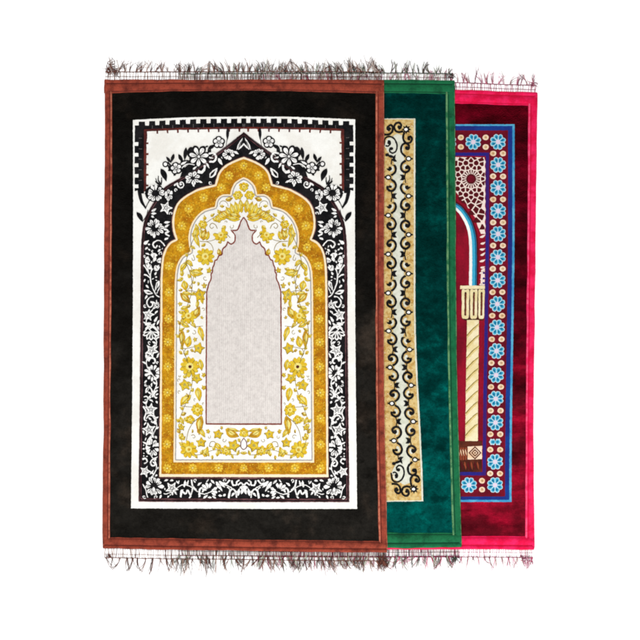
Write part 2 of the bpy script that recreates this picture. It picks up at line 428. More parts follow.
binding(pk, [(PKL, 548.5), (400, 549), (470, 549), (534.2, 549.5)], [(PKL, 536), (400, 536), (470, 536), (534, 536)], ('pink_binding', 'pink_seam', 'pink_edge'), h_pink, PROF_END, 14, .00015)

def wp(x, y):                                # the pink panel narrows a little towards its lower end
    return (x - 3.0 * ramp(y, 215, 480), y)
p = Sheet()
PX0 = 400
p.add([(PX0, 124.3), (514.6, 124.3), (514.6, 502), (PX0, 502)], 'sky_pile', 0)
p.add([(PX0, 126), (512.3, 126), (512.3, 499.8), (PX0, 499.8)], 'navy_pile', 1)
p.add([(PX0, 130.5), (508, 130.5), (508, 496.5), (PX0, 496.5)], 'garnet_pile', 2)
p.add([(PX0, 152.6), (489, 152.6), (489, 475.4), (PX0, 475.4)], 'indigo_pile', 3)
p.add([(PX0, 156), (485.6, 156), (485.6, 472), (PX0, 472)], 'red_pile', 4)
def rosette(x, y, r=8.2, flat=1.0):
    ph = rl0.uniform(-4, 4)
    p.add(disc(x, y, r * .74, n=20), 'ice_pile', 5)
    for i in range(8):
        a = R(i * 45 + 22.5 + ph); p.add(disc(x + r * .68 * math.cos(a), y + r * .68 * math.sin(a), r * .31), 'ice_pile', 5.3 + (i % 2) * .3, rg=.25)
    for i in range(8):
        a = i * 45 + 22.5 + ph
        p.add(petal(x, y, r * .26, r * .9, r * .44, a), 'cyan_pile', 6.4, rg=.25)
        p.add(petal(x, y, r * .38, r * .74, r * .24, a + rl0.uniform(-5, 5)), 'teal_pile', 7, rg=.2)
    for i in range(8): p.add(stroke([(x + r * q * math.cos(R(i * 45 + ph)), y + r * q * math.sin(R(i * 45 + ph))) for q in (.2, .62)], 1.0, .5), 'ice_pile', 7.4, rg=.15)
    p.add(disc(x, y, r * .28), 'blush_pile', 8)
rl0 = random.Random(77)
def bead(x, y):
    p.add(disc(x, y, 3.1, 2.8), 'peach_pile', 5); p.add(disc(x, y, 1.5, 1.3), 'ochre_pile', 6); p.add(disc(x - .1, y, 1.0, .9), 'peach_pile', 7); p.add(disc(x, y, .5), 'brown_pile', 8)
ys = [142, 165, 187.8, 211, 234, 257.2, 280.4, 304, 327.4, 351, 375, 398.7, 422.5]
for a, b in zip(ys, ys[1:]):
    rosette(498, a); [bead(498 + s * 4.9, (a + b) / 2) for s in (-1, 1)]
rosette(498, 422.5)
for yy in (434.2, 449.6, 473.5): [bead(498 + s * 4.9, yy) for s in (-1, 1)]
rosette(498, 461.7); rosette(498, 485)
for s in (-1, 1):
    p.add(star(498 + s * 2.8, 441.9, 3.5, 0, 6, .8), 'ice_pile', 5); p.add(disc(498 + s * 2.4, 441.9, 2.3, 2), 'cyan_pile', 6); p.add(disc(498 + s * 2.2, 441.9, .9), 'teal_pile', 7)
for k in range(1, 4):
    rosette(498 - 24.8 * k, 142); rosette(498 - 26 * k, 485)
    bead(498 - 24.8 * k + 12.4, 137.5); bead(498 - 24.8 * k + 12.4, 147); bead(498 - 26 * k + 13, 480.7); bead(498 - 26 * k + 13, 489.6)
panel = p.build('patterned_panel', pk, h_pink, wp)
def cen0(P): return sum(q[0] for q in P) / len(P), sum(q[1] for q in P) / len(P)
# lattice of the spandrel
l = Sheet()
edge = cr([(440, 178), (452, 190), (457, 193), (461, 200), (465.5, 202), (468, 208), (471, 209), (473, 215), (475.5, 218), (477, 224), (479, 229), (481, 234)], 3)
wav = [(485.6 - .9 * (i % 2), 234 - 4 * i) for i in range(0, 19)]
l.add(edge + wav + [(484, 157.5), (440, 157)], 'lattice_pile', 5)
rl = random.Random(5); cx, cy = 471, 179
inside = lambda x, y: x < 484.4 and y > 157.4 and y < 231 and x > 444 and y < 190 + (x - 452) * 1.45 - 3
seeds = [(cx, cy)]
for n, rr, ph in ((20, 7.4, 9), (10, 11.2, 0), (10, 13.4, 18), (10, 16.6, 0), (10, 18.6, 18), (20, 21.6, 9), (10, 24.6, 0), (20, 27.2, 0), (20, 31, 9), (20, 34.6, 0), (24, 38.6, 0), (24, 42.6, 7.5), (26, 46.6, 0), (26, 50.6, 7), (28, 54.6, 0)):
    seeds += [(cx + rr * math.cos(R(ph + 360 * i / n)), cy + rr * math.sin(R(ph + 360 * i / n))) for i in range(n)]
def cell(p0, half_cord):
    P = [(p0[0] - 4, p0[1] - 4), (p0[0] + 4, p0[1] - 4), (p0[0] + 4, p0[1] + 4), (p0[0] - 4, p0[1] + 4)]
    for q in seeds:
        dx, dy = q[0] - p0[0], q[1] - p0[1]; d = math.hypot(dx, dy)
        if d < 1e-6 or d > 10: continue
        lim = d / 2 - half_cord; out = []
        for k in range(len(P)):
            A, B = P[k - 1], P[k]; fa = ((A[0] - p0[0]) * dx + (A[1] - p0[1]) * dy) / d - lim; fb = ((B[0] - p0[0]) * dx + (B[1] - p0[1]) * dy) / d - lim
            if fa * fb < 0: t = fa / (fa - fb); out.append((A[0] + (B[0] - A[0]) * t, A[1] + (B[1] - A[1]) * t))
            if fb <= 0: out.append(B)
        P = out
        if len(P) < 3: return None
    return P
l.add(disc(cx, cy, 5.0, 5.0, 20), 'wine_pile', 6); l.add(disc(cx, cy, 3.4), 'garnet_pile', 7)
for q in seeds[1:]:
    if inside(*q):
        c = cell(q, .55)
        if c:
            c = [(min(x, 484.6), max(y, 157.2)) for x, y in c]; l.add(c, 'wine_pile', 6, rg=.15)
for i, yy in enumerate((236, 242.5, 248, 254, 260, 266, 272, 278, 283)):
    x0 = 479.6 + (i % 2) * .8
    l.add(lf(x0, yy + 1.5, 485.4, yy - 1.6 + (i % 3), 2.2, .6), 'lattice_pile', 5)
l.add([(481.5, 270), (485, 268), (485, 285.5), (481, 285.5)], 'lattice_pile', 5)
for yy in (273, 278.5, 283): l.add(leaf(484.3, yy, 3, 2, 10), 'indigo_pile', 6)
l.build('lattice', panel, h_pink, wp)
# arch and column
a_ = Sheet()
o_ = cr([(438, 194), (447, 198), (455, 202.6), (462, 207.5), (469.6, 218), (474, 228.5), (476.4, 241), (477, 262), (477, 286.5)], 6)
i_ = cr([(438, 202), (447, 205), (455, 209.6), (462, 218), (467.5, 231), (469.3, 246), (469.4, 262), (469.4, 286.5)], 6)
m_ = cr([(438, 199), (447, 202), (455, 206.6), (462.5, 214), (469, 226), (471.7, 240), (472.4, 262), (472.4, 286.5)], 6)
q_ = cr([(438, 196), (447, 200), (455, 204.2), (462, 209.6), (469.4, 221), (473.2, 232), (474.8, 243), (475.4, 262), (475.4, 286.5)], 6)
w_ = off(o_, -1.6)
a_.add(w_ + i_[::-1], 'wine_pile', 5); a_.add(o_ + i_[::-1], 'teal_pile', 6); a_.add(q_ + i_[::-1], 'cyan_pile', 7); a_.add(m_ + i_[::-1], 'white_pile', 8)
a_.add([(460.6, 285.6), (485.4, 285.6), (485.4, 289), (460.6, 289)], 'ivory_pile', 9)
a_.add([(462.4, 289), (485.2, 289), (485.2, 318.4), (463, 318.8)], 'brown_pile', 7)
for x0, x1 in ((462.4, 469.8), (470.8, 478), (479, 485.2)):
    c = (x0 + x1) / 2
    a_.add(cr([(x0, 290.4), (c, 289.8), (x1, 290.4), (x1 - .2, 304), (x1 - .2, 317), (c, 318.8), (x0 + .4, 317), (x0 + .2, 304)], 4, True), 'ivory_pile', 8)
    a_.add([(c - 1, 293), (c - .5, 292), (c + .6, 292), (c + 1.1, 293), (c + 1, 315.6), (c - .8, 315.6)], 'brown_pile', 9)
    a_.add([(c + .1, 293.6), (c + .7, 293.6), (c + .6, 315), (c + .1, 315)], 'russet_pile', 10, rg=.1)
a_.add([(463, 318.5), (485, 318.5), (484, 320.4), (466, 320.4)], 'brown_pile', 7)
a_.add([(468, 320), (479.8, 320), (480.6, 441), (468, 441)], 'ivory_pile', 9)
for k in range(10):
    y = 330 + k * 11.1
    a_.add([(468.2, y + 8.6), (468.2, y + 4.8), (474, y - 1.4), (480.2, y - 6.4), (480.2, y - 4.6), (475, y + .6)], 'straw_pile', 10, rg=.3)
    a_.add(stroke(cr([(468.2, y + 5.5), (472, y + 1), (476, y - 3), (480, y - 6)], 3), 1.0, .6), 'olive_line', 10.5, rg=.25)
a_.add([(460, 441), (484.6, 441), (484.8, 472), (460, 472)], 'brown_pile', 6)
a_.add([(470.5, 446.5), (485, 445.8), (484.8, 459), (470.5, 459.6)], 'peach_pile', 7)
for r, mt in ((6.6, 'brown_pile'), (5.0, 'peach_pile'), (3.8, 'brown_pile'), (2.3, 'peach_pile'), (1.1, 'brown_pile')):
    a_.add([(477.8 - r, 452.8), (477.8, 452.8 - r), (477.8 + r, 452.8), (477.8, 452.8 + r)], mt, 8 + (6.7 - r) * .3, rg=.15)
for k in range(4):
    a_.add([(460.6 + k * 2.4, 447.5), (462.2 + k * 2.4, 447.5), (462.2 + k * 2.4, 460), (460.6 + k * 2.4, 460)], 'russet_pile', 7)
    a_.add(lf(460.8 + k * 2.4, 449, 462.4 + k * 2.4, 456, 1), 'peach_pile', 8)
for k in range(7): a_.add(lf(461 + k * 3.2, 461.4, 462.6 + k * 3.2, 470, 1.6), 'wine_pile' if k % 2 else 'russet_pile', 7, rg=.4)
a_.build('arch_column', panel, h_pink, wp)

pk_cols = dict(net=['thread_blush', 'thread_blush', 'thread_rose', 'thread_cream'], cord=['thread_plum', 'thread_plum'], tassel=['thread_rose', 'thread_plum', 'thread_blush', 'thread_blush', 'thread_cream', 'thread_brown'], clump=['thread_rose', 'thread_plum', 'thread_blush'])
fringe(pk, [(PKL, 89.5), (400, 89.5), (460, 90), (500, 91.6), (536, 92.8)], -1, 7.6, h_pink, pk_cols, 31, 5.8, 16, clumps=[(533.5, 84, 3.2, 14)], messy=.25)
fringe(pk, [(PKL, 548.6), (400, 549), (470, 549), (533.5, 549.5)], 1, 8.2, h_pink, pk_cols, 32, 5.4, 16, clumps=[(527, 561, 4.6, 26)], lines=(1.0, .42), messy=.2)

# ================================================================== green rug (middle)
gn = rug('dark green velvet prayer rug with green binding and black scrolls, between the other two', 318, 320)
GL = 178
slab('velvet_field', [(GL + 3, 84), (300, 84), (451, 84), (452, 320), (454, 420), (458, 543), (330, 543), (GL + 3, 543)], 'green_velvet', gn, h_green)
GM = ('green_binding', 'green_seam', 'green_edge')
binding(gn, [(GL, 545), (GL, 320), (GL, 82)], [(GL + 9, 534), (GL + 9, 320), (GL + 9, 93)], GM, h_green, PROF_SIDE, 21)
binding(gn, [(454.4, 82), (455.2, 200), (455.8, 300), (457, 390), (459.5, 480), (461.4, 545)], [(445.2, 93), (446, 200), (446.6, 300), (448, 390), (450.2, 480), (452, 534)], GM, h_green, PROF_SIDE, 22)
binding(gn, [(GL, 81), (320, 80.6), (400, 80.4), (454.4, 81)], [(GL, 93), (320, 93), (400, 93.6), (454.4, 94.6)], GM, h_green, PROF_END, 23, .00015)
binding(gn, [(GL, 547), (330, 547.5), (400, 547.4), (461.2, 546.6)], [(GL, 532), (330, 532), (400, 532.4), (461, 532.6)], GM, h_green, PROF_END, 24, .00015)
def wg(x, y): return (x + 7 * ramp(y, 300, 520) ** 1.0 * 1.15, y)
g = Sheet()
GX0 = 340
g.add([(GX0, 118.8), (415.2, 118.8), (415.2, 501), (GX0, 502)], 'pale_green_pile', 0)
g.add([(GX0, 119.8), (413.6, 119.8), (413.6, 500), (GX0, 501)], 'tan_pile', 1)
rings = [159, 196.3, 234.8, 273.8, 312.3, 349.5, 385.2, 421.4, 459.5]
mids = [(a + b) / 2 for a, b in zip(rings, rings[1:])]
nodes = sorted(rings + mids)
# pale ground between the two rows of scrolls
left, right = [], []
for i, n_ in enumerate(nodes[:-1]):
    m2 = nodes[i + 1]
    for t in range(6):
        y = n_ + (m2 - n_) * t / 6; c = math.cos(2 * math.pi * t / 6)
        right.append((402.6 + 1.5 * c, y)); left.append((394 - 1.5 * c, y))
tip = [(403, 152), (403.6, 142), (402.4, 136), (397, 134), (391, 137), (386, 140), (384.6, 147), (388, 153), (391.5, 158)]
pale = [(x, 618.6 - y) for x, y in tip[::-1]][::-1][0:0] + [(x, y) for x, y in right[::-1]] + tip + left + [(x, 618.6 - y) for x, y in tip[::-1]]
g.add(pale, 'pale_green_pile', 2, rg=.3)
rg_ = random.Random(8)
for k in range(330):
    x = rg_.choice((rg_.uniform(403, 413), rg_.uniform(378, 393))); y = rg_.uniform(121, 499)
    g.add(leaf(x, y, rg_.uniform(.8, 1.9), rg_.uniform(.6, 1.0), rg_.uniform(0, 180)), rg_.choice(('tan_speck', 'tan_speck', 'peach_pile')), 2.5, rg=.2)
flip = lambda P: [(796.5 - x, y) for x, y in P]
def scroll_node(yr, up, dn, f, h_up, h_dn):
    F = f or (lambda P: P)
    for s, on, k in ((-1, up, h_up), (1, dn, h_dn)):
        if not on: continue
        k = k / 19.2
        pts = [(405.6, 2.0), (402.3, 4.4), (400.7, 8.6), (402.2, 12.4), (405.6, 13.9), (408.6, 12.2), (409.2, 9.6), (407.4, 7.8), (405.9, 8.9), (406.6, 10.2)]
        P = cr([(x, yr + s * y * k) for x, y in pts], 5)
        g.add(F(cr([(403.4, yr + s * 7 * k), (405.4, yr + s * 5.4 * k), (406.4, yr + s * 7 * k), (405.4, yr + s * 9 * k), (404.6, yr + s * 11.4 * k), (403, yr + s * 10 * k)], 4, True)), 'pale_green_pile', 3)
        g.add(F(stroke(P, 2.1, 2.4, 2.3)), 'ink_black', 4)
        g.add(F(disc(406.8, yr + s * 9.6 * k, 1.35)), 'ink_black', 5)
        g.add(F(stroke([(405.4, yr + s * 13.4 * k), (405, yr + s * 16 * k), (404.6, yr + s * 19.2 * k)], 1.2, 1.0)), 'ink_black', 4)
        g.add(F(disc(404 - 1.2, yr + s * (19.2 - 1.0) * k, 1.7)), 'ink_black', 4)
        g.add(F(lf(404.8, yr + s * 18.6 * k, 399.6, yr + s * 16.4 * k, 2.6)), 'ink_black', 5)
    g.add(F(disc(408.3, yr, 3.1, 2.6)), 'ink_black', 5.5); g.add(F(disc(408.4, yr, 1.7, 1.4)), 'white_pile', 6.2); g.add(F(disc(412, yr, .9)), 'ink_black', 6)
for i, yr in enumerate(rings):
    scroll_node(yr, i > 0, i < len(rings) - 1, None, (rings[i] - rings[i - 1]) / 2 if i else 19, (rings[i + 1] - rings[i]) / 2 if i < len(rings) - 1 else 19)
for i, yr in enumerate(mids):
    scroll_node(yr, i > 0 or True, True, flip, (rings[i + 1] - rings[i]) / 2, (rings[i + 1] - rings[i]) / 2)
def inkline(pts, w0=2.1, w1=2.1, n=5): g.add(stroke(cr(pts, n), w0, w1), 'ink_black', 4)
for my in (lambda y: y, lambda y: 618.6 - y):                 # both ends of the panel
    q = lambda *P: [(x, my(y)) for x, y in P]
    inkline(q((405.6, 157), (401.6, 153), (400.8, 148.6), (402.4, 145), (406, 143.8), (408.8, 146), (408.4, 149.4), (406, 149), (406, 147.4)))
    g.add(disc(406.8, my(148), 1.6), 'ink_black', 5)
    inkline(q((405.8, 143.6), (403.2, 140), (403.2, 136), (404.4, 132.6)))
    inkline(q((406, 143.8), (410, 142.8), (411.8, 139.6), (410.4, 137), (408, 138), (408.6, 140.2)))
    g.add(disc(409, my(139.4), 1.4), 'ink_black', 5)
    g.add(star(406.2, my(129.8), 4.8, -90, 8, .6), 'ink_black', 5); g.add(disc(405.8, my(129.8), 1.7, 1.4), 'white_pile', 6.2)
    inkline(q((403, 131.6), (399, 132.4), (395.6, 131.2), (394, 127.6), (395.6, 124), (399, 123), (401, 125.6), (400, 128.6), (398.2, 128.6)))
    g.add(disc(398.8, my(127.4), 1.5), 'ink_black', 5)
    inkline(q((395, 130), (392.6, 127), (390.6, 125.4), (387.6, 127.4), (387.6, 130), (389.8, 130.4)))
    g.add(disc(389.4, my(129), 1.6), 'ink_black', 5); inkline(q((392.6, 128), (392, 132), (389, 134.6), (384, 135)))
    inkline(q((384, 146), (385, 139), (389, 136.8), (394, 139), (396.8, 145), (396, 151), (392.6, 153.4), (389.6, 151.4), (390, 148.6), (392, 148)), 1.7, 1.5)
    inkline(q((385.4, 146), (388, 146.4), (390, 144.4), (389.8, 141.6), (387.6, 141.4)), 1.5, 1.5); g.add(disc(388.6, my(143.2), 1.5), 'ink_black', 5); g.add(disc(391.4, my(149), 1.7), 'ink_black', 5)
    g.add(disc(387, my(155.2), 2, 1.7), 'ink_black', 5); g.add(lf(387, my(155.4), 396, my(158.4), 2.6), 'ink_black', 5); g.add(lf(393, my(160), 395.6, my(154.6), 2.2), 'ink_black', 4)
g.build('patterned_panel', gn, h_green, wg)
gn_cols = dict(net=['thread_pale_green', 'thread_pale_green', 'thread_cream', 'thread_green'], cord=['thread_green', 'thread_plum'], tassel=['thread_green', 'thread_grey', 'thread_grey', 'thread_dark', 'thread_pale_green'], clump=['thread_dark', 'thread_green'])
gn_low = dict(gn_cols, net=['thread_pale_green', 'thread_cream', 'thread_plum', 'thread_green'], cord=['thread_plum', 'thread_green'])
fringe(gn, [(GL, 81), (320, 80.4), (400, 80.2), (453, 81)], -1, 7.4, h_green, gn_cols, 33, 6.2, 13, clumps=[(452.5, 76, 2.4, 14)], messy=.35)
fringe(gn, [(GL, 547), (330, 547.6), (400, 548), (459, 547.4)], 1, 8.6, h_green, gn_low, 34, 6.0, 17, clumps=[(455, 559, 3.4, 22)], lines=(1.0, .5), messy=.35)

# ================================================================== black rug (on top)
bk = rug('black prayer rug with rust brown binding and gold arch, lying on top of the others', 244, 320)
slab('velvet_field', [(108, 83), (244, 83), (380, 85), (380, 250), (380.5, 400), (383, 547), (244, 546), (106, 545), (106.5, 400), (107.5, 250)], 'black_velvet', bk, h_front)
BM_ = ('rust_binding', 'rust_seam', 'rust_edge')
binding(bk, [(103, 547), (102.6, 500), (103.6, 420), (103.8, 330), (104.4, 200), (105, 130), (104.8, 81)], [(110.2, 537), (110.2, 490), (110.6, 400), (111.4, 300), (112, 200), (112.3, 130), (112.2, 93)], BM_, h_front, PROF_SIDE, 1)
binding(bk, [(383.6, 82), (383.8, 160), (383.6, 260), (383.4, 340), (384.2, 420), (386, 500), (387, 549)], [(375.2, 94), (375.2, 160), (375.2, 260), (375.4, 340), (376, 420), (377.6, 500), (378.4, 540)], BM_, h_front, PROF_SIDE, 2)
binding(bk, [(104.4, 79.6), (180, 80.2), (244, 80.4), (320, 80.4), (383.7, 81)], [(104, 93.2), (180, 91.6), (244, 91.2), (320, 92.6), (383.6, 94.4)], BM_, h_front, PROF_END, 3, .00015)
binding(bk, [(102.8, 548.2), (170, 549.4), (244, 550), (320, 551), (386.8, 551.6)], [(102.8, 537.4), (170, 538), (244, 539), (320, 539.6), (386.8, 540.6)], BM_, h_front, PROF_END, 4, .00015)

AX = 488.0                                                # twice the axis of symmetry
w = Sheet(AX)
def half(P):                                              # left half-outline -> closed symmetric outline
    return P + [(AX - x, y) for x, y in P[::-1]]
# --- white panel with the crenellated frame
top = [(132.9, 120), (165, 118.6), (200, 117.4), (244, 117.2)]
w.add(half([(131, 508.3), (132.2, 400), (133, 300), (133.2, 200)] + cr(top, 4)), 'white_pile', 0, mir=False)
cren = []                                                 # dark battlement band, clockwise outer edge
yo = lambda x: 121.6 - 2.4 * ramp(abs(x), 134, 215)
nx = [147.3 + 10.26 * k for k in range(10)]
cren = [(139.5, 193.5), (139.2, 190)]
for yy in (186, 175.6, 165, 154.6, 143.8): cren += [(138.4, yy + 1.8), (138.4, yy - 1.8)] if False else [(134.6, yy + 5.2), (134.6, yy + 2.0), (138.4, yy + 2.0), (138.4, yy - 1.6), (134.6, yy - 1.6)]
cren += [(134.8, 130), (134.8, 125.6), (138.8, 125.4), (138.8, 121.8), (144.6, 121.6)]
for i, x in enumerate(nx):
    y = 121.4 - 2.2 * ramp(x, 140, 215); cren += [(x - 2.2, y), (x - 2.1, y + 4.3), (x + 1.8, y + 4.2), (x + 1.9, y)]
cren += [(244, 119.1), (244, 127.6)]
cin = [(215, 127.6), (180, 128.2), (144, 129.4), (144, 193.5)]
w.add(cren + cin, 'ink_black', 1)
w.add([(144, 129.4), (180, 128.2), (215, 127.6), (244, 127.6), (244, 129.4), (215, 129.6), (180, 130.2), (146.6, 131.6), (146.4, 191), (144, 192)], 'brick_line', 2)
w.add([(144.2, 129.6), (147, 129.6), (147.4, 138), (146.6, 142), (144, 142)], 'brick_line', 3)
for x in nx:
    y = 130.4 - 1.6 * ramp(x, 140, 215)
    if x > 150: w.add([(x - 1.1, y - .8), (x + .9, y - .8), (x + .7, y + 3.6), (x - .8, y + 3.6)], 'brick_line' if int(x) % 3 else 'maroon_brown', 3)
    w.add([(x + 4.8, y - 4.6), (x + 5.5, y - 4.6), (x + 5.5, y - 1.5), (x + 4.8, y - 1.5)], 'mark_grey', 3)
for yy in (143.4, 154.2, 164.4, 175, 185.6):
    w.add([(146, yy - 1), (148.6, yy - .8), (148.6, yy + .8), (146, yy + 1)], 'brick_line', 3)
    w.add([(138.8, yy - 5.6), (142, yy - 5.6), (142, yy - 4.9), (138.8, yy - 4.9)], 'mark_grey', 3)
panel = None
# black sprays in the white spandrels (dark outlines, white petals)
def K(poly, L=5): w.add(poly, 'ink_black', L)
def Wt(poly, L=6): w.add(poly, 'petal_white', L, rg=.25)
K(lf(228, 128, 227.6, 141, 3.2)); K(stroke([(227.6, 139), (227, 142), (226, 147)], .7, .4))
K(lf(186.6, 147.6, 184.6, 161, 4.0)); K(lf(178.6, 154.4, 183.4, 163, 3.4)); K(lf(174.4, 154, 171, 163.2, 3.4)); K(lf(166.4, 157, 172, 163.6, 2.8))
K(lf(161, 168.8, 166.6, 182, 5.6, -.8)); K(stroke(cr([(158.6, 176), (158.4, 180), (160.4, 184)], 4), .8, 1.6)); K(stroke(cr([(156, 178.4), (157, 182), (160.4, 184.6)], 4), .7, 1.5)); K(stroke(cr([(161.8, 177.6), (162, 181), (161, 185)], 4), .8, 1.6)); K(lf(155, 181, 162, 187, 2))
K(disc(165.6, 164.4, 3.1)); Wt(disc(165.6, 164.4, 1.8))
K(stroke(cr([(168, 162), (171, 166), (174, 170), (175, 176)], 4), 1.2, 2.4)); K(lf(168, 171, 175, 168, 2.6))
rfw = random.Random(21)
def outflower(x, y, r, n, rot, pw=.62, core=True):
    for i in range(n):
        K(petal(x, y, r * .1, r * 1.16, 6.28 * r * pw / n + 2.2, rot + 360 * i / n), 5)
    for i in range(n):
        Wt(petal(x, y, r * .2, r * .94, 6.28 * r * pw / n - .6, rot + 360 * i / n), 6)
        w.add(stroke([(x + r * q * math.cos(R(rot + 360 * i / n)), y + r * q * math.sin(R(rot + 360 * i / n))) for q in (.25, .6)], .7, .3), 'ink_black', 6.5, rg=.1)
    if core: K(disc(x, y, r * .22), 7); Wt(disc(x, y, r * .12), 7.5)
K([(214, 154), (209, 151), (205, 158), (201, 163), (194, 164), (188, 165), (183, 170), (180, 178), (187, 176), (206, 164)], 4.5)
for k in range(26):
    t = rfw.random(); K(leaf(212 - 32 * t + rfw.uniform(-3, 3), 152 + 19 * t + rfw.uniform(-7, 1), rfw.uniform(3, 6), rfw.uniform(1.4, 2.6), rfw.uniform(0, 180)), 4.8)
outflower(199, 157, 10.2, 7, -62, .5); outflower(219, 142.6, 5.4, 5, -90)
K(lf(208, 149, 216, 145, 3.6)); K(lf(193, 147.4, 187.5, 153, 4.6)); K(lf(188, 150, 195, 157, 6))
outflower(176.4, 168.6, 5.4, 5, -30); K(lf(168, 165, 172, 172, 2.6)); K(lf(180, 165, 188, 160.6, 4.6)); Wt(lf(181, 165, 187, 161.6, 2.4))
K(stroke(cr([(181, 169), (185, 164.6), (190, 163.2), (196, 165)], 4), 2.8, 2.2)); Wt(stroke(cr([(182, 168.6), (186, 165), (190, 164.2), (195, 165.4)], 4), 1.1, .8))
# the sprigs in the white side margins
K(stroke(cr([(139.6, 190), (140, 195), (142, 202), (145.6, 208)], 4), 3.4, 1.2, 3.4), 5); K(stroke(cr([(145.6, 209), (147, 205), (150, 200)], 4), .9, .9))
K(lf(136.8, 212, 143, 222.4, 4.6, -.6)); K(stroke(cr([(143, 221), (146.4, 216), (148, 210)], 4), .8, .6))
panel = w.build('patterned_panel', bk, h_front)

# --- black floral border under the big arch
f = Sheet(AX)
outer = cr([(244, 132.6), (230, 143.4), (216, 153.8), (205, 162.2), (185, 175.4), (164, 188), (155.6, 199.6), (148.6, 211), (144, 222.4), (141.8, 236), (140.8, 262), (140.4, 330), (139.4, 430), (138.8, 470)], 5) + [(138.6, 501.6)]
f.add(half(outer[::-1]), 'maroon_brown', 4, mir=False)
o2 = off(outer[:-1], -0) ; 
ins = [(x, y) for x, y in off(outer[:-1], -2.6)] + [(141.8, 499)]
def inset(d, yb):
    P = off(outer[:-1], -d)
    if abs(P[20][0] - 244) > abs(outer[20][0] - 244): P = off(outer[:-1], d)
    P[0] = (244, outer[0][1] + d * 1.25)
    return P[:-1] + [(outer[-2][0] + d, yb)]
f.add(half(inset(.8, 500.6)[::-1]), 'ink_black', 5, mir=False)
f.add(half(inset(1.9, 499.4)[::-1]), 'maroon_brown', 5.5, mir=False)
f.add(half(inset(2.7, 498.2)[::-1]), 'ink_black', 6, mir=False)
def Q(poly, L=7): f.add(poly, 'petal_white', L, rg=.4)
def D(poly, L=8): f.add(poly, 'ink_black', L, rg=.2)
rf = random.Random(3)
def daisy(x, y, r, n, rot=0, k=1.0, r0=.4, skip=()):
    for i in range(n):
        if i in skip: continue
        a = rot + 360 * i / n + rf.uniform(-6, 6); q = r * rf.uniform(.86, 1.06)
        Q(petal(x, y, r * r0, q, 6.28 * r * .62 / n * rf.uniform(.8, 1.15), a, k))
        if rf.random() < .75: D(stroke([(x + k * q * t * math.cos(R(a)), y + q * t * math.sin(R(a))) for t in (.5, .9)], .75, .35))
def st(x, y, r, rot=-90, q=.5, dot=True):
    Q(star(x, y, r, rot, 5, q)); D(star(x, y, r * .6, rot, 5, .42))
    for i in range(5): Q(stroke([(x, y), (x + r * .42 * math.cos(R(rot + 72 * i)), y + r * .42 * math.sin(R(rot + 72 * i)))], .8, .4), 9)
def sw(pts, w0=1.3, w1=.7): Q(stroke(cr(pts, 5), w0, w1))
def sp(x, y, r, a0, turns=1.15, k=1, w0=1.2): Q(stroke(spiral(x, y, r, a0, turns, k), w0, .9)); Q(disc(x, y, .8))
# around the arch
f.add(disc(155.4, 193.6, 10.2, 8.6, 20), 'ink_black', 6.5, rg=.7); daisy(156, 193.4, 8.6, 11, 10, 1.06); D(disc(153.6, 194.4, 1.8)); Q(disc(151, 194.6, 1.2)); 
daisy(168.7, 195, 5.8, 6, -90, .75, .25); st(166.2, 208, 7.0, -70); Q(lf(151.6, 211.6, 156.6, 208.6, 2.6)); Q(lf(151, 214, 157, 213.4, 2.2)); Q(leaf(153, 217, 3.4, 2.2, 30))
daisy(155, 228.2, 9.4, 12, 0); Q(petal(155, 228, 1, 6.4, 3.6, -42)); Q(lf(164, 223, 170.4, 222, 2.4)); Q(lf(165, 227.4, 169.6, 224.6, 2)); sw([(164, 229), (168, 231), (166, 234), (170, 236)], 1.8, 1.4); Q(lf(164.6, 240, 169, 237.6, 2)); Q(lf(165, 233, 170, 231.4, 1.8))
Q(lf(143.8, 244.4, 149, 240.4, 3.4)); sw([(165, 246), (162, 242), (157.6, 240.6), (153.8, 243), (153.4, 246), (155.8, 247.6), (157.6, 245.4)], .9, 1.6)
daisy(153.6, 262, 9.2, 5, -158, .95, .42, ()); Q(petal(153.6, 263, 1, 6, 3.4, -70)); Q(lf(148, 262, 150, 268.6, 1.8)); Q(lf(156, 268, 159.4, 265, 2)); Q(leaf(155, 268.6, 3.6, 2, 80)); Q(lf(158, 252, 161, 249, 1.8))
sw([(152.4, 268.6), (150.6, 276), (151.8, 285), (156, 294), (160.4, 297.4)], 1.3, 1.1); sw([(143.8, 265), (147, 269.4), (150.6, 276.6)], 1.5, 1.0); sw([(144, 274.8), (147, 275.4), (150.4, 278)], 1.4, .9); sw([(146, 264), (149, 272)], .8, .6)
Q(lf(159, 280.4, 155.4, 291, 3.0)); D(lf(158.2, 282.6, 156.4, 289, .8)); sw([(159.6, 281), (159.4, 288), (157, 293.4)], .9, .8)
Q(lf(143.8, 290.4, 153.4, 293.6, 4.2, .4)); D(lf(146.6, 292, 152, 293, 1.2)); sw([(154, 296.4), (149.6, 297.8), (147, 301.8), (148.4, 306.4), (151.8, 306.6), (153, 303.4), (150.8, 301.8)], 1.2, 1.3)
daisy(157.4, 305.4, 3.6, 5, 0, .9, .2); st(148.6, 315, 6.4, -80); Q(lf(154.6, 322, 157.8, 316.4, 2.4)); Q(lf(157, 325, 160, 319, 1.6)); Q(lf(145, 324.6, 151.6, 323, 2.8)); Q(lf(151.6, 326.6, 155.6, 322.6, 2.2)); Q(leaf(158.4, 328, 4, 1.8, 60))
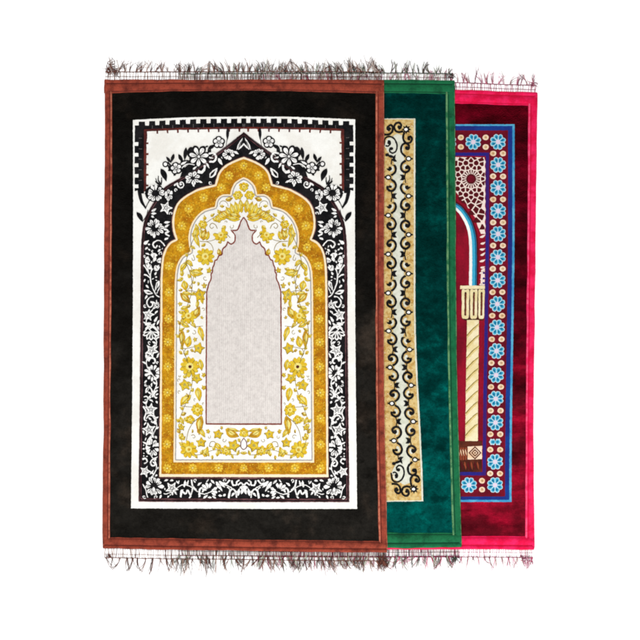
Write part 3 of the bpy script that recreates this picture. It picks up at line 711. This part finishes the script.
# palmette
sw([(144, 333), (147, 328.4), (151, 326.4), (155.4, 328.4), (159.4, 333)], 1.6, 1.6); sw([(145.6, 329), (151, 324.4), (158, 330)], 1.0, 1.0)
for a in (150, 118, 90, 62, 30): Q(petal(151.4, 331, 1.2, 9.2, 4.0, a)); D(petal(151.4, 331, 3, 7.6, 1.7, a))
st(152, 350.6, 7.2, -60); Q(lf(145.8, 353.6, 148.6, 361.4, 2.6)); sw([(148.6, 361), (151, 358), (154.6, 358.8), (155.4, 362), (153, 363.4)], 1.9, 1.3); Q(lf(157, 358, 160, 352, 1.6))
for a in (-160, -128, -98, -66, -34, -4, 30, 62, 95, 130, 165): Q(petal(152.8, 373, 3.6, 8.4 * rf.uniform(.88, 1.06), 2.9, a, .95))
Q(petal(152.6, 373, .4, 5, 2.8, 170)); 
Q(lf(145.6, 393, 149.6, 385, 2.8)); D(lf(146.8, 391, 149, 387, .9)); sw([(148.6, 386), (152, 390), (153, 397.4)], 1.8, 1.2); sw([(157.4, 390), (154, 394.6), (157, 398)], 1.8, 1.6); Q(lf(152, 393, 158, 390, 1.8)); Q(leaf(157, 402, 3.6, 2, 70)); sw([(143.8, 397), (147, 396.4), (148, 399), (145, 403)], 1.1, .9); sw([(144.8, 400), (146.6, 399.4)], .9, .7); Q(lf(149.6, 399, 153.6, 402, 1.9))
st(151.2, 409.4, 6.8, -85); sw([(143.4, 406.4), (146, 412), (144.4, 419), (146.8, 421)], 1.5, 1.0); sw([(146, 419), (149.4, 415.4), (154, 415.8), (156, 419.6), (153.6, 422.6), (151.4, 420.8)], 1.2, 1.7)
st(149.2, 429.4, 7.2, -100); Q(leaf(156, 437, 3.6, 2.4, 50)); Q(lf(151.6, 434, 154, 438, 2))
daisy(152.4, 447.2, 8.8, 9, 20, .92, .36); Q(petal(152.4, 447.4, 1, 6.4, 3.6, -48))
sw([(142.6, 459), (146, 458.4), (147, 461.4), (144.4, 463.4)], 1.8, 1.2); sw([(156.4, 459.4), (152.4, 459.6), (151, 462.6), (152.6, 465.6), (155.4, 464.8), (155, 462.6)], 1.5, 1.4); st(145.4, 471.2, 6.0, -70); Q(lf(150, 474, 154, 470, 1.6)); 
daisy(154.2, 486, 9.8, 11, 8, .98); Q(petal(154, 486.6, .4, 5, 3.2, 95)); sw([(142.8, 484), (145.6, 489), (147.8, 497)], 1.1, .9)
# bottom run
st(172.2, 488, 7.0, -60); Q(lf(176.4, 480.6, 179, 483.6, 1.6)); Q(lf(179.6, 480.2, 178.4, 484, 1.2)); Q(lf(184.6, 487, 185.6, 479.4, 2.6)); Q(lf(187.4, 485.6, 188.6, 479.4, 2)); sw([(181, 497), (182, 491), (185.6, 493.4), (188, 490), (191, 496)], 1.9, 1.4); Q(lf(180.4, 491, 184, 489, 1.6))
sw([(191.4, 479.6), (192.8, 486), (192, 492), (189.6, 498)], 1.5, 1.1); sw([(192.8, 486), (196.8, 489.6)], 1.4, .8); Q(lf(197.6, 485.4, 201.6, 482, 2.2)); sw([(199.6, 496.6), (200, 489), (203, 487.4)], 2.0, 1.3); Q(lf(201.6, 492, 206.4, 488, 1.8))
for a in (-168, -140, -112, -84, -20, 12, 38): Q(petal(209.6, 490.4, 2.8, 8.6 * rf.uniform(.85, 1.05), 2.7, a)); 
Q(lf(203.4, 498, 208, 494.6, 2.4)); Q(lf(216, 498, 212, 495.4, 1.6))
Q(lf(216, 481, 222.6, 491, 3.4)); Q(lf(219.4, 480.4, 225.4, 487.4, 2.8)); sw([(223, 483), (227, 483), (230, 479.6)], 1.9, 1.2); Q(lf(211, 479.6, 215, 483.4, 2)); 
sw([(229, 497.4), (230.4, 490.6), (233, 488.6), (236, 491.6), (236.6, 497)], 1.7, 1.4); sw([(227.4, 486.4), (230, 489)], 1.6, 1); sw([(232, 480), (233, 484), (236.4, 484.6), (237, 481), (240, 479.6)], 1.7, 1.2)
Q(lf(238, 495.4, 240, 487, 2.6)); Q(lf(240, 487, 248, 487, 4.2)); Q(lf(241.6, 494, 243.4, 486, 2.8)); sw([(238, 484.6), (241, 482.4), (244, 484.4)], 1.5, 1.2)
# arms of the arch
sp(181.4, 184.6, 4.2, 200, 1.2, -1, 1.7); daisy(193.2, 178.4, 6.8, 7, -70, 1.1, .3); Q(leaf(187.6, 181, 5, 2.2, -70)); Q(leaf(200.6, 182, 4.6, 2.2, 30)); Q(leaf(193.6, 185.4, 3.4, 1.8, 60))
sw([(198, 171.4), (201.6, 172.6), (204.6, 169.6), (204.8, 165.4)], 3.2, 1.6); Q(lf(206.6, 163, 209.6, 168.6, 2.2)); Q(lf(193, 170, 197.4, 166.4, 1.8))
Q(leaf(213.6, 173, 13, 5.4, -52, .4)); D(leaf(213, 173.8, 8.4, 2.4, -52)); Q(lf(218.6, 158.6, 222.4, 165.4, 3.2))
sw([(208.6, 154.4), (213.6, 153.4), (216.4, 157.6), (214, 162), (209.6, 162)], 1.6, 1.9); Q(lf(209, 157.6, 213.6, 158.6, 1.6))
daisy(229, 154.6, 6.0, 7, 20, 1.05, .3); Q(lf(234, 151.4, 239, 154.6, 2.2)); Q(leaf(226, 158, 4, 2, 20))
Q(lf(236.8, 150.6, 243, 138, 2.2)); D(lf(238.4, 148.4, 242.2, 140.6, .9)); Q(stroke([(238.6, 150), (244, 144.6)], 1.1, 1.4)); Q(lf(174, 186, 178, 182.4, 1.8))
f.add(stroke(cr([(237, 138.8), (216, 155.4), (205, 163.6), (185, 176.8)], 4), .35, .35), 'mark_grey', 7, rg=.1)
NICHE = lobes([[(244, 217.8), (241.6, 221), (239.8, 225.6), (238.2, 229.4), (236, 230.8), (231.4, 230.4)], [(231.4, 230.4), (233.6, 233), (235.4, 236), (235.2, 240.6), (233.4, 243.6), (230.6, 244.2), (228, 242)],
            [(228, 242), (226.4, 246), (223.6, 248.6), (222.6, 251), (222.2, 254.6), (219, 256)], [(219, 256), (217.4, 259.6), (215.2, 261), (214.4, 265.4)], [(214.4, 265.4), (213, 268), (212.8, 271.6), (211.4, 274.4)],
            [(211.4, 274.4), (211.4, 279), (209.4, 283), (208, 288), (207, 292)]], 5) + [(206.6, 360), (206.4, 423.8)]
sw([(151.6 + 5.2 * math.sin(y / 6.6), y) for y in range(300, 482, 3)], .9, .9)
for k, y in enumerate(range(304, 480, 5)):
    x = 151.6 + 5.2 * math.sin(y / 6.6); Q(lf(x, y, x + (4 if k % 2 else -4), y - 2.6, 1.7), 6.8)
sw([(x, 489 + 4.6 * math.sin(x / 6.2)) for x in range(164, 240, 3)], .9, .9)
# outlines of the gold arch
go = lobes([[(244, 157.4), (234, 161.2), (225, 166.2), (218.6, 173.4), (215.2, 184.8)],
            [(215.2, 184.8), (205, 187.2), (195, 190.6), (181.6, 199), (175.4, 207.6), (172.6, 220), (173.2, 231), (176.2, 239.4)],
            [(176.2, 239.4), (170, 242.6), (164.6, 250.6), (162, 261), (160.9, 278), (160.7, 300)]], 5) + [(160.4, 350), (160, 420), (159.6, 476.6)]
gi = lobes([[(244, 177.6), (239, 180), (234.4, 184), (231.6, 189.6), (230.6, 194.8)],
            [(230.6, 194.8), (222.6, 195), (217, 199.4), (215, 207)],
            [(215, 207), (204, 210.4), (196, 217.4), (190.6, 227.4), (188.8, 237), (189.4, 246), (190.8, 251.8)],
            [(190.8, 251.8), (182.6, 256), (177.8, 264), (175.6, 274), (174.9, 290)]], 5) + [(174.6, 350), (174.2, 420), (173.8, 462)]
def grow(P, d, yb):
    q = off(P[:-1], d)
    if q[len(q) // 2][0] > P[len(q) // 2][0]: q = off(P[:-1], -d)
    q[0] = (244, P[0][1] - d * 1.1); return q + [(P[-1][0] - d, yb)]
def shrink(P, d, yb): 
    q = off(P[:-1], d)
    if q[len(q) // 2][0] < P[len(q) // 2][0]: q = off(P[:-1], -d)
    q[0] = (244, P[0][1] + d * 1.1); return q + [(P[-1][0] + d, yb)]
# leaves, buds and tendrils packed into what is left of the black ground
def inpoly(x, y, P):
    c = False; n_ = len(P)
    for i in range(n_):
        (x0, y0), (x1, y1) = P[i], P[i - 1]
        if (y0 > y) != (y1 > y) and x < (x1 - x0) * (y - y0) / (y1 - y0) + x0: c = not c
    return c
def pack(sheet, mats, region, hole, box, trials, seed, gap, put, lo=.55, hi=1.5, thin=None):
    from mathutils.kdtree import KDTree
    rnd = random.Random(seed); reg = region; xa, xb, ya, yb = box
    for rnd_pass in range(2):
        pts = [q for ps, m0, l0 in sheet.P if m0 in mats for q in ps[0] if q[0] < 250]
        kd = KDTree(len(pts))
        for i, q in enumerate(pts): kd.insert((q[0], q[1], 0), i)
        kd.balance(); fresh = []
        for k in range(trials):
            x, y = rnd.uniform(xa, xb), rnd.uniform(ya, yb)
            if not inpoly(x, y, reg) or inpoly(x, y, hole) or (thin and rnd.random() < thin(x, y)): continue
            if 237 < x < 251 and 436 < y < 452: continue      # the drop stands free
            d = kd.find((x, y, 0))[2] - gap
            for fx, fy, fr in fresh: d = min(d, math.hypot(x - fx, y - fy) - fr - gap)
            if d < lo: continue
            d = min(d, hi); fresh.append((x, y, d * 1.3)); put(rnd, x, y, d)
def put_white(rnd, x, y, d):
    a0 = rnd.uniform(0, 180)
    if d > 1.1 and rnd.random() < .35: Q(stroke(spiral(x, y, d * 1.2, a0, .9), .9, .6), 6.7)
    else: Q(leaf(x, y, d * rnd.uniform(2.2, 3.2), d * rnd.uniform(.9, 1.5), a0, rnd.uniform(-.3, .3)), 6.7)
pack(f, ('petal_white',), half(inset(3.8, 497)[::-1]), half(grow(go, 2.0, 479.6)[::-1]), (142, 244, 134, 498), 2600, 17, .85, put_white, .75, 1.6, lambda x, y: .93 if y < 240 else (.0 if y < 478 else .5))
floral = f.build('floral_border', panel, h_front)

# --- gold arch frame
a = Sheet(AX)
a.add(half(grow(go, .9, 478.4)[::-1]), 'maroon_brown', 8, mir=False)
a.add(half(go[::-1]), 'cream_pile', 9, mir=False)
a.add(half(shrink(go, 2.0, 473.8)[::-1]), 'gold_pile', 10, mir=False)
a.add(half(gi[::-1]), 'cream_pile', 11, mir=False)
a.add(half(shrink(gi, 1.6, 460.2)[::-1]), 'grey_line', 12, mir=False)
a.add(half(shrink(gi, 2.7, 459)[::-1]), 'white_pile', 13, mir=False)
rgs = random.Random(61); go_in = half(shrink(go, 3.2, 473)[::-1]); gi_out = half(gi[::-1])
for k in range(5200):                                     # small woven flecks all over the gold
    x, y = rgs.uniform(160, 244), rgs.uniform(159, 474)
    if inpoly(x, y, go_in) and not inpoly(x, y, gi_out):
        a.add(leaf(x, y, rgs.uniform(.8, 1.7), rgs.uniform(.5, .9), rgs.choice((0, 45, 90, 135))), rgs.choice(('yellow_bloom', 'gold_dark', 'yellow_pile', 'gold_dark', 'yellow_bloom')), 10.5, rg=.15)
def gb(x, y, r=4.3, mir=None):
    for i in range(8): a.add(petal(x, y, r * .3, r, r * .5, i * 45 + 10), 'yellow_bloom', 11, rg=.3, mir=mir)
    a.add(disc(x, y, r * .22), 'lemon_pile', 12, rg=.1, mir=mir)
for x, y in [(229.4, 175.8), (221.4, 188), (204, 198), (189, 209), (182, 226), (181, 247.6), (169.4, 266), (169, 292.4), (168.8, 318.8), (168.2, 342), (168, 366.4), (167.6, 392.4), (167.4, 418), (167.4, 444), (167.6, 468), (193, 467.6), (219, 467.6)]: gb(x, y)
gb(244, 166.2, 3.9, False); gb(244, 467.4, 3.8, False)
# --- yellow flowers on the white inner band
def Y(poly, L=14, m='yellow_pile'): a.add(poly, 'olive_line', L, rg=.15) if False else a.add(poly, m, L, rg=.3)
def yo_(poly, x, y, k=.72):                               # petal with an olive rim
    a.add(poly, 'olive_line', 14, rg=.25); a.add([(x + (px - x) * k, y + (py - y) * k) for px, py in poly], 'yellow_pile', 15, rg=.15)
def cen(P): return sum(q[0] for q in P) / len(P), sum(q[1] for q in P) / len(P)
def YL(x0, y0, x1, y1, wd, m='yellow_pile', bend=0):
    P = lf(x0, y0, x1, y1, wd * 1.42, bend); c = cen(P); a.add([(px + .35, py + .4) for px, py in P], 'olive_line', 13.6, rg=.35); a.add(P, m, 14, rg=.6)
    a.add(stroke([(x0 * .85 + x1 * .15, y0 * .85 + y1 * .15), (c[0] + .3, c[1] + .3), (x1, y1)], .5, .3), 'olive_line', 15.5, rg=.2)
    a.add([(c[0] + (px - c[0]) * .5 - .4, c[1] + (py - c[1]) * .5 - .4) for px, py in P], 'lemon_pile', 15, rg=.2)
def YF(x, y, r, n=8, rot=0, hub='ochre_pile', skip=()):
    for i in range(n):
        if i in skip: continue
        t = rot + 360 * i / n; q = r * rf.uniform(.9, 1.1)
        P = petal(x, y, r * .2, q * 1.06, 6.28 * r * .78 / n, t); a.add([(px + .35, py + .4) for px, py in P], 'olive_line', 13.6, rg=.3); a.add(P, 'yellow_pile', 14, rg=.3)
        if i % 2: a.add(stroke([(x + q * s * math.cos(R(t + 14)), y + q * s * math.sin(R(t + 14))) for s in (.35, .9)], .5, .4), 'olive_line', 15, rg=.15)
    a.add(disc(x, y, r * .42), 'lemon_pile', 15.5, rg=.3); a.add(disc(x + .3, y + .2, r * .18), hub, 16, rg=.15)
def YS(x, y, r, rot=-90):
    r *= 1.1
    a.add(star(x + .2, y + .3, r, rot, 5, .62), 'olive_line', 14, rg=.5); a.add(star(x, y, r * .9, rot, 5, .6), 'yellow_pile', 15, rg=.6)
    for i in range(5): a.add(stroke([(x + r * q * math.cos(R(rot + 72 * i)), y + r * q * math.sin(R(rot + 72 * i))) for q in (.42, .72)], .34, .22), 'olive_line', 15.5, rg=.15); a.add(disc(x, y, r * .22), 'lemon_pile', 16, rg=.1)
def YK(pts, wd=.6): a.add(stroke(cr(pts, 5), wd, wd * .8), 'olive_line', 14, rg=.12)
a.mirror = None; YF(244, 187, 4.4, 6, -90); YF(244, 432.4, 4.4, 6, -90); a.mirror = AX
YF(238, 195.4, 4.4, 6, 0); YL(242.8, 208, 240.2, 199.6, 2.8); 
YL(241.6, 213, 239.6, 201, 3.6); YL(238.4, 214, 235, 201.6, 4.0); YL(235.4, 216, 230.6, 203, 4.2); YL(232, 217, 226, 207, 4.4); YL(229, 218, 220.4, 211, 4.4, 'ochre_pile'); YL(241, 217, 228, 214, 4.6, 'ochre_pile'); YL(240, 219.4, 226, 218.6, 3.4); YL(226, 219, 217, 214.6, 4.0); YF(218.4, 219, 3.4, 5, 0)
YK([(220, 205), (220.6, 202.4), (224, 201.2), (227.4, 203.4), (228.6, 207)])
YF(202.8, 224.6, 4.2, 6, 0); YL(205, 220, 204.6, 215.4, 2.4); YL(196.6, 227, 194.4, 240, 4.2, bend=-.8); YL(194, 232, 199.6, 247.6, 3.4); YL(198, 230, 196, 224, 2.6); YL(202.6, 240.4, 206, 229, 4.4, 'ochre_pile'); YL(206.4, 240, 208.6, 231, 3.4); YL(202, 239, 201, 231, 3)
YK([(200, 241.4), (206, 241.8), (212, 240.8), (217, 239)]); YK([(206, 241.6), (211, 244), (213.6, 250), (212, 254)])
YK([(217.6, 229), (215.6, 225), (212, 223.6), (210, 226.4), (212, 228.8), (214, 227)], .7)
YF(221, 235, 6.6, 9, 60, skip=(4, 5)); YL(226, 226.6, 221.6, 229, 2.6); YL(218.6, 243, 222, 240, 2.6); YK([(225.6, 233), (230.6, 238)], .8)
YF(205.4, 256.4, 8.2, 10, 0); YK([(193.4, 255), (195, 259.6), (193, 260.6), (192.2, 258)], .6)
YL(180.4, 271, 188, 260, 3.4); YL(187, 260, 193, 266.4, 3.2); YL(181.6, 276, 183, 270, 2.6); YL(191.6, 272, 203.4, 273.6, 5.0); YL(191, 270, 196, 278, 3.4); YL(198, 270, 203, 268.6, 2.4); YK([(187.6, 262), (192.6, 270), (193.6, 279), (190, 287.4), (186, 292)])
YL(184, 280.4, 186, 291, 4.8); YL(180.6, 292.6, 190.6, 303, 5.0, 'ochre_pile'); YL(182, 293, 192, 294, 3.0); YK([(186, 291.4), (192, 290.8), (197, 292)]); YS(200, 294.6, 6.4, -100); YL(199, 288, 203, 304, 3.8); YL(198, 300, 197, 309, 2.2)
YF(188.6, 315.6, 7.4, 9, 10, skip=(7,)); YL(194, 318, 200, 306.6, 5.0, 'ochre_pile'); YL(181, 309, 189, 306.8, 2.8); YL(192, 322, 196, 328, 2.6); YK([(189, 322), (194, 326.4), (203, 326)]); YL(181.4, 323.6, 190, 326.6, 3.4); YL(181, 319.6, 184.6, 325.4, 2.6)
YL(199.4, 326, 203.4, 341, 3.8); YL(182.2, 329, 182.6, 348, 4.0, 'ochre_pile'); YL(187, 347, 190, 335.6, 4.6); YK([(181, 348), (186, 348.6), (191.4, 347.4), (196, 346.4)]); YS(198.8, 348, 5.6, -75); YK([(186, 348.6), (184, 353), (186.4, 357)])
YF(190, 366.4, 9.2, 11, 0, 'brown_pile'); YL(200, 359, 202, 370.6, 3.6); YS(196.8, 378, 5.2, -60); YS(185, 384.6, 5.8, -100); YL(184, 378, 187, 374, 2.2)
YL(191, 394.6, 180.6, 405.6, 4.8, bend=1.0); YL(197.6, 386.8, 199.6, 401, 4.6); YK([(181, 405.6), (188, 406.6), (194, 407)]); YF(197.6, 409.4, 6.0, 8, 0); YF(190, 419.2, 4.0, 5, 0); YL(180, 417, 184, 424, 2.8); YL(184, 418, 188, 421, 2.4); YS(181.8, 427, 3.4); YL(179.6, 438.6, 183, 432.6, 3.4)
YK([(201, 416), (194, 422), (189, 430), (186.6, 441)], .7); YL(201.4, 414.6, 199, 434.6, 5.0, 'ochre_pile', .6); YL(200, 428, 205, 437, 3.2); YS(201.4, 442, 5.0); YF(189, 449, 7.8, 10, 12); YL(204, 456.6, 208, 446, 4.2); YL(203, 451, 207, 456, 3.0)
YS(218.2, 433.6, 5.0, -80); YK([(209.6, 446), (211, 441.8), (214.6, 441.4), (217, 444.6), (220, 450)], .7); YK([(209.6, 446), (212.4, 446.4)], .9); YL(215, 443, 221.6, 449, 3.8); YF(226, 450, 4.4, 6, 20); YL(217, 456, 218.6, 449, 2.4); YS(233.8, 445, 6.2, -70); YL(229, 455, 230, 448, 2.4)

YL(225.6, 429, 239.4, 436, 5.4, 'ochre_pile', 1.0); YL(226, 428.6, 240, 430.4, 2.8); YL(238, 438, 240.4, 442, 2.2)
a.mirror = None
drop = cr([(244, 437.6), (241, 442), (240.8, 446.6), (244, 449.4), (247.2, 446.6), (247, 442)], 4, True)
a.add(drop, 'brick_line', 14); a.add([(244 + (x - 244) * .74, 444 + (y - 444) * .84) for x, y in drop], 'white_pile', 15)
a.mirror = AX
vine = [(186 + 6.5 * math.sin((y - 262) / 15.0), y) for y in range(262, 452, 3)]
def vine_leaf(x, y, side, L_, k):
    t = R(rf.uniform(-30, 30)) + (0 if side > 0 else math.pi) - .7 * side
    YL(x, y, x + math.cos(t) * L_, y + math.sin(t) * L_, rf.uniform(1.7, 2.6), ('yellow_pile', 'ochre_pile', 'yellow_pile')[k % 3], rf.uniform(-.5, .5))
YK(vine, .65)
for k, (x, y) in enumerate(vine[1::2]): vine_leaf(x, y, 1 if k % 2 else -1, rf.uniform(3.6, 6.0), k)
v2 = [(x, 452 + 2.5 * math.sin(x / 6.0)) for x in range(186, 240, 3)]; YK(v2, .6)
for k, (x, y) in enumerate(v2[1::2]): YL(x, y, x + 2.4, y + (4 if k % 2 else -5), 2.0)
v3 = cr([(186, 262), (191, 246), (198, 232), (208, 222), (220, 214), (230, 208)], 5); YK(v3, .6)
for k, (x, y) in enumerate(v3[2::3]): YL(x, y, x + (4.4 if k % 2 else -2.4), y + (3 if k % 2 else -4), 2.2)
nl = NICHE
def put_yellow(rnd, x, y, d):
    a0 = rnd.uniform(0, 360); L_ = d * rnd.uniform(2.2, 3.4); dx, dy = math.cos(R(a0)) * L_ / 2, math.sin(R(a0)) * L_ / 2
    if rnd.random() < .3: YK(spiral(x, y, d, a0, .8)[::3], .55)
    elif rnd.random() < .3: YS(x, y, d * 1.1, a0)
    else: YL(x - dx, y - dy, x + dx, y + dy, d * rnd.uniform(.9, 1.4), rnd.choice(('yellow_pile', 'yellow_pile', 'ochre_pile')))
pack(a, ('yellow_pile', 'olive_line', 'ochre_pile'), half(shrink(gi, 4.6, 457)[::-1]), half(grow(nl, 2.6, 427)[::-1]), (176, 244, 182, 457), 1300, 23, 1.25, put_yellow, 1.4, 2.6)
gold = a.build('arch_frame', panel, h_front)

# --- ivory niche
n = Sheet()
nl = NICHE
n.add(half(nl[::-1]), 'cream_pile', 14.5, rg=.1)
n.add(half(nl[::-1]), 'niche_pile', 15, rg=.15, mir=False)
n.mirror = AX
n.add(stroke(nl + [(206.4, 423.8)], 1.25), 'niche_line', 16, rg=.2)
n.mirror = None
n.add([(206, 423), (282, 423), (282, 424.4), (206, 424.4)], 'niche_line', 16.5, rg=.15)
n.build('niche', panel, h_front)

bk_cols = dict(net=['thread_cream', 'thread_brown', 'thread_tan', 'thread_tan', 'thread_cream'], cord=['thread_brown', 'thread_brown'], tassel=['thread_brown', 'thread_dark', 'thread_brown', 'thread_tan', 'thread_cream'], clump=['thread_dark', 'thread_brown', 'thread_brown'])
bk_low = dict(bk_cols, tassel=['thread_brown', 'thread_dark', 'thread_brown', 'thread_tan', 'thread_grey'])
fringe(bk, [(105, 80), (180, 80), (244, 80), (320, 80), (381.5, 80.4)], -1, 8.4, h_front, bk_cols, 35, 5.6, 16, clumps=[(112, 69, 6.2, 30), (380, 70, 2, 8)], messy=.75)
fringe(bk, [(104.5, 548.4), (170, 549.4), (244, 550), (320, 551), (385, 551.4)], 1, 9.4, h_front, bk_low, 36, 6.2, 19, clumps=[(383, 561, 4.6, 40), (109, 556.6, 2.4, 12)], lines=(1.0, .62), messy=.3)
